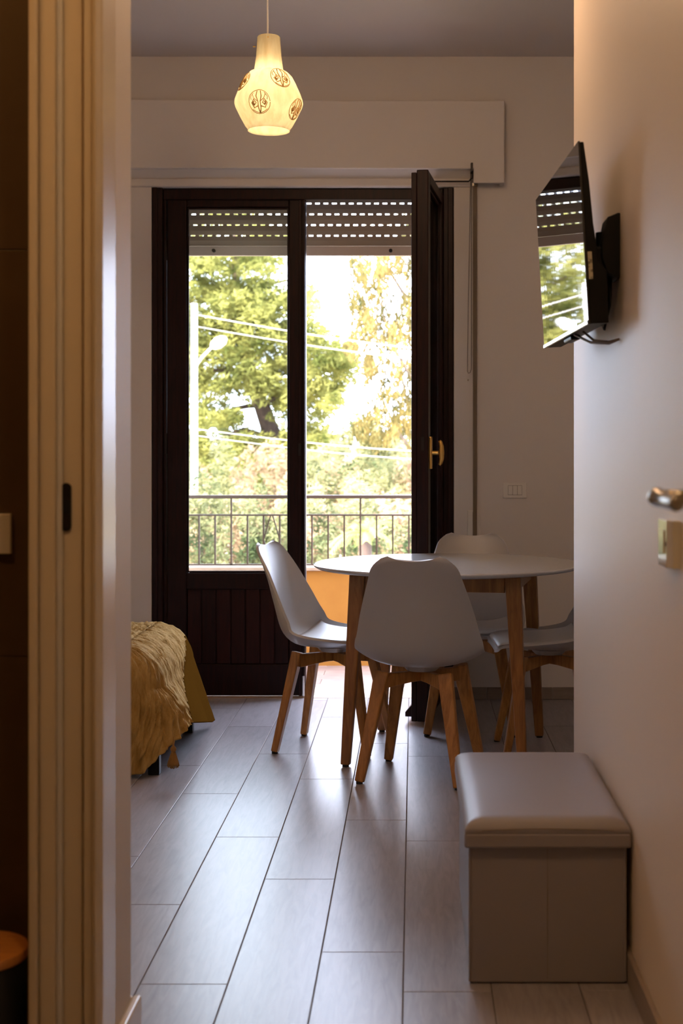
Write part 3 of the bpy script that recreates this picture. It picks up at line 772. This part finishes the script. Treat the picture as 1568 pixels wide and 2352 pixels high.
obj('lamp_holder', tube(B(), [(0, 0, lz(88)), (0, 0, lz(150))], .019, 20), 'white_plastic', lp)
M['bulb'] = emit('bulb_glow', (1, .86, .62), 48)
bm = B(); bmesh.ops.create_uvsphere(bm, u_segments=24, v_segments=16, radius=.034)
bmesh.ops.translate(bm, verts=bm.verts, vec=(0, 0, lz(212)))
obj('bulb', bm, 'bulb', lp, smooth=True)
def prr(z):
    for (r0, z0), (r1_, z1) in zip(prof, prof[1:]):
        if z1 <= z <= z0: return r0+(r1_-r0)*(z0-z)/(z0-z1+1e-9)
    return .1
def medallion(px, py, rad):
    a0 = math.asin(max(-.93, min(.93, (px-617)*sf/prr(lz(py))))); bm = B()
    def P(u, v):
        z = lz(py)+v*rad; r = prr(z)+.0012; a = a0+u*rad/r
        return (r*math.sin(a), -r*math.cos(a), z)
    def crv(pts, w): tube(bm, [P(*p) for p in pts], w, 6)
    crv([(math.cos(t*.31)*1.0, math.sin(t*.31)) for t in range(21)], .0013)
    for s in (-1, 1):
        crv([(0, -.95), (s*.12, -.5), (s*.1, 0), (s*.25, .45), (s*.15, .9)], .0018)
        crv([(s*.1, 0), (s*.45, .25), (s*.6, .6)], .0013)
        crv([(s*.12, -.35), (s*.5, -.5), (s*.72, -.1), (s*.5, .2), (s*.3, -.1), (s*.5, -.3)], .002)
        crv([(s*.5, -.25), (s*.58, -.1), (s*.5, .02)], .003)
        crv([(0, -.95), (s*.4, -.8), (s*.7, -.62)], .0013)
        crv([(s*.75, .15), (s*.8, .4), (s*.5, .75)], .0012)
    obj('medallion', bm, 'ornament', shd, smooth=True)
for m_ in ((603, 251, .042), (650, 192, .040), (563, 196, .036), (682, 258, .038)): medallion(*m_)
obj('set_screw', tube(B(), [((587-617)*sf, 0, lz(107)), ((581-617)*sf, 0, lz(107))], .0025, 8), 'brass', lp)
obj('set_screw', tube(B(), [(.002, -.0435, lz(93)), (.002, -.047, lz(93))], .0025, 8), 'brass', lp)

rc = empty('room_fill_light', (-.1, 4.2, CZ)); tag(rc, 'added warm fill globe on a short stem, out of view under the room ceiling', 'lamp')  # unseen fill lamp, added to warm and brighten walls and ceiling
M['room_fill_glow'] = emit('room_fill_globe', (1, .66, .40), 27)
bm = B(); bmesh.ops.create_uvsphere(bm, u_segments=32, v_segments=20, radius=.13); bmesh.ops.translate(bm, verts=bm.verts, vec=(0, 0, -.30))
obj('globe', bm, 'room_fill_glow', rc, smooth=True)
obj('stem', tube(B(), [(0, 0, -.001), (0, 0, -.02), (0, 0, -.0205), (0, 0, -.17)], [.05, .05, .012, .012], 20), 'white_plastic', rc)
bl_ = empty('bathroom_ceiling_light', (-1.5, 1.6, CZ)); tag(bl_, 'small amber ceiling light in the bathroom', 'lamp')
M['bath_glow'] = emit('bath_diffuser', (1, .50, .15), 40)
obj('diffuser', lathe(B(), [(.14, -.001), (.14, -.03), (.10, -.055), (.02, -.06)], 40), 'bath_glow', bl_, smooth=True)
# hallway ceiling light behind the camera (the warm light on the frame and hallway wall)
hl = empty('hall_ceiling_light', (-.05, 1.40, CZ)); tag(hl, 'round warm ceiling light in the hallway', 'lamp')
M['hall_glow'] = emit('hall_diffuser', (1, .66, .34), 46)
obj('diffuser', lathe(B(), [(.14, -.001), (.14, -.03), (.10, -.055), (.02, -.06)], 40), 'hall_glow', hl, smooth=True)
obj('rim', lathe(B(), [(.142, -.001), (.152, -.001), (.152, -.025), (.142, -.03)], 40, close=True), 'white_plastic', hl, smooth=True)

# ------------------------------------------------------------------ balcony
PD = 8.0
bf = struct('balcony_floor', bx(-3.2, 2.2, WO, PD+.16, -.20, -.034), 'grout', 'balcony slab with small terracotta tiles', 'floor')
tm = None; r_ = 0; y = WO+.012
while y < PD-.02:
    x = -2.0-(r_ % 2)*.15
    while x < 1.2:
        if tm is None: o = tm = obj('tile', bx(.001, .299, .001, .149, -.006, 0), 'bal_tile', bf, bevel=.001, seg=1)
        else: o = tm.copy(); C.objects.link(o); o.parent = bf
        o.location = (x, y, -.0275); x += .30
    y += .15; r_ += 1
struct('balcony_parapet', bx(-3.2, 2.2, PD, PD+.14, -.0339, .522), 'orange', 'low orange rendered balcony parapet', 'parapet', bevel=.004)
struct('trim_4', bx(-3.2, 2.2, PD-.018, PD+.16, .5225, .545), 'coping', 'pale stone coping on the orange parapet', 'trim', bevel=.004)
RD = 8.1; rsx = 3175/RD
def ZR(py): return 1.2-(py-1042)/rsx
rl = empty('balcony_railing', (0, RD, 0)); tag(rl, 'thin brown iron railing with diamond ornament on the parapet', 'railing')
obj('hand_rail', bx(-3.1, 2.1, -.022, .022, ZR(1145), ZR(1137)), 'rail_metal', rl, bevel=.003)
obj('rail', bx(-3.1, 2.1, -.007, .007, ZR(1185), ZR(1181)), 'rail_metal', rl, bevel=.001)
obj('rail', bx(-3.1, 2.1, -.007, .007, ZR(1299), ZR(1295)), 'rail_metal', rl, bevel=.001)
sp = 37.05/rsx; k = -22
x0 = (827.5-950)/rsx
while k < 26:
    x = x0+k*sp
    if -3.05 < x < 2.05:
        bm = B(); long_ = (k % 8 == 0)
        box(bm, x-.005, x+.005, -.005, .005, ZR(1297), ZR(1141) if long_ else ZR(1183))
        if long_: box(bm, x-.007, x+.007, -.007, .007, .5455, ZR(1295))
        obj('baluster', bm, 'rail_metal', rl)
        if k % 16 == 8-16+8-6 or k in (-6, 10):
            bm = B(); a, c_, zt_, zm, zb_ = x, x+sp, ZR(1184), ZR(1240), ZR(1296)
            for p, q in (((a+c_)/2-.006, zt_, a, zm), ((a+c_)/2+.006, zt_, c_, zm), (a, zm, (a+c_)/2-.002, zb_), (c_, zm, (a+c_)/2+.002, zb_)) if False else ():
                pass
            for (xa, za, xb, zb2) in (((a+c_)/2-.006, zt_, a, zm), ((a+c_)/2+.006, zt_, c_, zm), (a, zm, (a+c_)/2-.002, zb_), (c_, zm, (a+c_)/2+.002, zb_)):
                beam(bm, (xa, 0, za), (xb, 0, zb2), (.0035, .0035), (.0035, .0035))
            obj('diamond', bm, 'rail_metal', rl)
    k += 1

# ------------------------------------------------------------------ outdoors
bm = B(); n = 40; G = []
for j in range(n+1):
    row = []
    for i in range(n+1):
        x = -60+120*i/n; y = 9.5+110*(j/n)**1.5
        z = -3.6+.9*noise.noise(Vector((x*.08, y*.08, 0)))+.018*(y-9.5)
        row.append(bm.verts.new((x, y, z)))
    G.append(row)
for j in range(n):
    for i in range(n): bm.faces.new((G[j][i], G[j][i+1], G[j+1][i+1], G[j+1][i]))
struct('ground', bm, 'earth', 'dry grassy ground beyond the balcony', 'ground', smooth=True)
bm = B(); A = []
for i in range(81):
    x = -200+5*i; h = 1.5+3.2*(noise.noise(Vector((x*.02, 3, 0)))+.5)
    A.append((bm.verts.new((x, 190, -8)), bm.verts.new((x, 205, h))))
for a, b in zip(A, A[1:]): bm.faces.new((a[0], b[0], b[1], a[1]))
struct('distant_hills', bm, 'hill', 'hazy hills on the horizon', 'hill', smooth=True)

def leaves(blobs, size, elong=1.6, seed=1, hang=0):
    """blobs: (centre, radii, count)"""
    rnd = random.Random(seed); V = []; F = []
    for c, rad, cnt in blobs:
        for _ in range(cnt):
            while True:
                d = Vector((rnd.uniform(-1, 1), rnd.uniform(-1, 1), rnd.uniform(-1, 1)))
                if .15 < d.length < 1: break
            d = d.normalized()*(d.length**.45)
            p = Vector(c)+Vector((d.x*rad[0], d.y*rad[1], d.z*rad[2]))
            a = Vector((rnd.gauss(0, 1), rnd.gauss(0, 1), rnd.gauss(0, .7)-hang*2)).normalized()
            b = a.cross(Vector((rnd.gauss(0, 1), rnd.gauss(0, 1), rnd.gauss(0, 1)))).normalized()
            s = size*rnd.uniform(.6, 1.3); a *= s*elong; b *= s*.5
            i = len(V); V += [p-a*.5, p+b*.5, p+a*.5, p-b*.5]; F.append((i, i+1, i+2, i+3))
    me = bpy.data.meshes.new('foliage'); me.from_pydata(V, [], F); return me
def foliage(me, m, parent):
    me.materials.append(M[m]); o = bpy.data.objects.new('foliage', me); C.objects.link(o); o.parent = parent; o['kind'] = 'stuff'; return o

def wp(px, py, d): return Vector(((px-950)/3175*d, d, 1.2-(py-1042)/3175*d))
# pine
D = 26.0; base = wp(640, 1042, D); base.z = -3.3
pt = empty('pine_tree', base); tag(pt, 'large umbrella pine filling the left half of the balcony view', 'tree')
def loc(px, py, dd=0): return wp(px, py, D+dd)-base
def limb(pts, r): return tube(B(), pts, r, 10)
obj('trunk', limb([(0, 0, 0), loc(650, 1100), loc(628, 1010), loc(600, 930), loc(575, 880), loc(560, 780), loc(540, 620), loc(540, 420)], [.28, .22, .18, .15, .12, .10, .07, .04]), 'bark', pt, smooth=True)
for pts in ([loc(600, 930), loc(540, 938), loc(480, 965), loc(430, 1000)], [loc(628, 1010), loc(560, 985), loc(500, 1010), loc(440, 1040)], [loc(575, 880), loc(640, 830), loc(740, 800, 1)], [loc(560, 780), loc(480, 720), loc(410, 680)], [loc(600, 930), loc(660, 900), loc(760, 860)], [loc(545, 700), loc(620, 650), loc(700, 640)], [loc(570, 860), loc(500, 850), loc(420, 860)]):
    m_ = len(pts); pp = []
    for a, b in zip(pts, pts[1:]):
        for t in (0, .5): pp.append(a.lerp(b, t)+Vector((0, 0, .05*math.sin(t*6))))
    pp.append(pts[-1])
    obj('branch', limb(pp, [.055*(1-.75*i/(len(pp)-1)) for i in range(len(pp))]), 'bark', pt, smooth=True)
rnd = random.Random(3); blobs = []
crown = [(470, 620, 70), (560, 640, 70), (600, 700, 60), (640, 740, 60), (520, 700, 60), (450, 720, 60), (560, 760, 60), (480, 790, 60), (620, 800, 55), (540, 840, 60), (690, 760, 45), (440, 850, 50), (660, 860, 50), (720, 800, 45), (480, 900, 40), (590, 880, 35), (700, 880, 45), (760, 860, 45), (740, 920, 40), (650, 930, 32), (720, 990, 30), (500, 540, 90), (400, 600, 80), (600, 560, 60), (690, 690, 30), (380, 750, 80), (640, 1030, 45), (560, 1060, 36), (470, 1075, 26), (520, 960, 18), (455, 960, 22), (610, 1080, 40), (780, 820, 30), (660, 1090, 30), (450, 1020, 20), (560, 1010, 14)]
for px, py, r in crown:
    for _ in range(int(10+r*.45)):
        a = rnd.uniform(0, 6.28); q = math.sqrt(rnd.random())*r
        c = loc(px+q*math.cos(a), py+q*math.sin(a), rnd.uniform(-1.6, 1.6))
        s = rnd.uniform(.10, .23); blobs.append((c, (s*1.3, s*1.3, s*.8), int(75*s/.17)))
foliage(leaves(blobs, .06, 2.4, 5), 'pine', pt)
# eucalyptus
D = 20.0; base = wp(1010, 1042, D); base.z = -3.4
eu = empty('eucalyptus_tree', base); tag(eu, 'loose yellow-green eucalyptus at the right of the balcony view', 'tree')
obj('trunk', limb([(0, 0, 0), loc(990, 1150), loc(965, 1060), loc(985, 900), loc(1000, 700), loc(980, 500)], [.16, .13, .11, .10, .08, .05]), 'bark2', eu, smooth=True)
for pts in ([loc(965, 1060), loc(930, 1015), loc(905, 980), loc(885, 930)], [loc(985, 900), loc(940, 860), loc(905, 800), loc(880, 720), loc(870, 640)], [loc(985, 900), loc(935, 930), loc(920, 850), loc(925, 780)], [loc(1000, 700), loc(930, 680), loc(880, 600), loc(840, 560)], [loc(1000, 700), loc(960, 640), (loc(930, 540))]):
    obj('branch', limb(pts, [.035*(1-.75*i/(len(pts)-1)) for i in range(len(pts))]), 'bark2', eu, smooth=True)
blobs = []
for px, py, r in [(820, 610, 22), (850, 650, 35), (880, 620, 40), (920, 620, 40), (850, 710, 32), (830, 750, 26), (870, 770, 40), (915, 730, 40), (900, 800, 36), (850, 830, 24), (925, 850, 28), (890, 900, 20), (930, 930, 30), (900, 970, 30), (860, 950, 16), (930, 985, 30), (840, 985, 22), (800, 790, 22), (960, 700, 40), (980, 800, 50), (990, 950, 50), (900, 540, 60), (970, 560, 60), (845, 860, 12), (870, 1010, 22), (825, 690, 16)]:
    for _ in range(int(3+r*.20)):
        a = rnd.uniform(0, 6.28); q = math.sqrt(rnd.random())*r
        c = loc(px+q*math.cos(a), py+q*math.sin(a), rnd.uniform(-1.2, 1.2))
        s = rnd.uniform(.05, .12); blobs.append((c, (s, s, s*2.0), int(48*s/.1)))
foliage(leaves(blobs, .05, 2.6, 8, hang=1), 'euca', eu)
# bushes: every one a thing; lower slope first
def bush(px, py, d, rx, rz, m, seed, label, group):
    b = wp(px, py, d); g_ = b.z-rz*1.5
    r = empty('bush', (b.x, b.y, g_)); tag(r, label, 'bush', group)
    obj('stem', tube(B(), [(0, 0, -.4), (.05, 0, rz*.6), (0, .05, rz*1.4)], [.05, .04, .02], 6), 'bark', r)
    rr = random.Random(seed); bl = []
    for _ in range(26):
        a = rr.uniform(0, 6.28); q = math.sqrt(rr.random())
        s = rr.uniform(.22, .42)
        bl.append(((q*math.cos(a)*rx, rr.uniform(-1, 1)*rx*.8, rz*1.5+q*math.sin(a)*rz), (rx*s, rx*s, rz*s), 130))
    foliage(leaves(bl, .05*d/16, 1.6, seed), m, r)
sd = 100
ORD = ['leftmost', 'second from the left', 'third from the left', 'fourth from the left', 'fifth from the left', 'sixth from the left', 'seventh from the left', 'eighth from the left', 'ninth from the left', 'tenth from the left']
far = [(x, y, 34, .80, 1.0) for x, y in ((400, 1085), (560, 1090), (720, 1070), (880, 1062), (1040, 1070))]+[(x, y, 38, .85, 1.1) for x, y in ((480, 1078), (640, 1072), (800, 1050), (960, 1068))]
for i, (x, y, d, rx, rz) in enumerate(far):
    sd += 1; bush(x, y, d, rx, rz, 'bush', sd, 'pale green shrub below the trees, '+ORD[sorted(q_[0] for q_ in far).index(x)]+' of the farthest row', 'shrubs below the trees')
mid = [(x, y, 20.5 if j_ % 2 else 22.8, .50 if j_ % 2 else .6, .8) for j_, (x, y) in enumerate(((400, 1160), (470, 1150), (540, 1165), (600, 1150), (670, 1165), (740, 1150), (800, 1170), (870, 1140), (930, 1160), (1000, 1150)))]
for i, (x, y, d, rx, rz) in enumerate(mid):
    sd += 1; bush(x, y, d, rx, rz, 'bush' if i % 3 else 'bush_dry', sd, ('grey-green' if i % 3 else 'dry beige')+' shrub, '+ORD[i]+' of the middle row on the garden slope', 'grey-green middle shrubs' if i % 3 else 'dry middle shrubs')
near = [(x, y, 14.5 if j_ % 2 else 16.5, .30 if j_ % 2 else .36, .60) for j_, (x, y) in enumerate(((400, 1255), (460, 1245), (520, 1265), (580, 1250), (640, 1265), (710, 1240), (770, 1260), (840, 1250), (900, 1265), (960, 1250)))]
for i, (x, y, d, rx, rz) in enumerate(near):
    sd += 1; bush(x, y, d, rx, rz, 'bush' if i % 2 else 'bush_dry', sd, ('olive green' if i % 2 else 'dry brownish')+' shrub, '+ORD[i]+' of the row nearest the balcony railing', 'olive near shrubs' if i % 2 else 'dry near shrubs')
# palm
b = wp(838, 1200, 13.0)
pl = empty('palm', (b.x, b.y, -3.4)); tag(pl, 'bright green young palm behind the railing right of the door stile', 'palm')
top_z = b.z-.12+3.4
obj('trunk', tube(B(), [(0, 0, 0), (.03, 0, top_z*.5), (0, 0, top_z)], [.10, .08, .06], 10), 'bark', pl)
rr = random.Random(4)
for i in range(13):
    a = i*2.4; ln = rr.uniform(.30, .48); up = rr.uniform(.35, 1.0); bm = B(); pts = []
    for t in range(9):
        q = t/8; pts.append(Vector((math.cos(a)*ln*q*.8, math.sin(a)*ln*q*.8, top_z+ln*(up*q*1.1-.8*q*q))))
    tube(bm, pts, .006, 5)
    for t in range(1, 8):
        for f_ in (0, .5):
            p = pts[t].lerp(pts[t+1], f_) if t < 8 else pts[t]; d = (pts[min(8, t+1)]-pts[t]).normalized(); s = d.cross(Vector((0, 0, 1))).normalized()
            for sg in (-1, 1):
                tip = p+(s*sg*.8+d*.7)*.13*(1-.5*t/8)+Vector((0, 0, -.02)); wv = d*.011
                bm.faces.new([bm.verts.new(p-wv), bm.verts.new(p+wv), bm.verts.new(tip)])
    obj('frond', bm, 'palm', pl)
# street lamp and wires
D = 17.0; b = wp(446, 1042, D)
sl_ = empty('street_lamp', (b.x, b.y, -3.7)); tag(sl_, 'pale street lamp post with one arm at the left of the window', 'lamp post')
def L(px, py): return wp(px, py, D)-Vector((b.x, b.y, -3.7))
obj('post', tube(B(), [(0, 0, 0), L(446, 697)], [.055, .040], 16), 'concrete', sl_, smooth=False)
obj('arm', tube(B(), [L(452, 838), L(464, 820), L(482, 802), L(492, 792)], .017, 10), 'concrete', sl_, smooth=True)
a, c_ = L(484, 798), L(520, 776); ax = (c_-a)
bm = tube(B(), [a, a+ax*.15, a+ax*.45, a+ax*.8, c_], [.02, .055, .075, .062, .02], 16); obj('lamp_head', bm, 'concrete', sl_, smooth=True)
for (x0_, y0_, x1_, y1_, r) in ((446, 722, 1400, 828, .007), (446, 749, 1400, 850, .006), (446, 985, 1400, 1040, .006), (446, 1000, 1400, 1062, .005)):
    p0, p1 = wp(x0_, y0_, D), wp(x1_, y1_, D+.5)
    pts = [p0.lerp(p1, t/12)-Vector((0, 0, .12*math.sin(math.pi*t/12)-.0)) for t in range(13)]
    o = obj('overhead_wire', tube(B(), pts, r, 6), 'wire')
    tag(o, {722: 'highest overhead wire leaving the street lamp post', 749: 'second overhead wire just below the highest one', 985: 'upper wire of the low pair crossing the pine trunk', 1000: 'lowest overhead wire above the garden shrubs'}[y0_], 'wire', 'overhead wires')
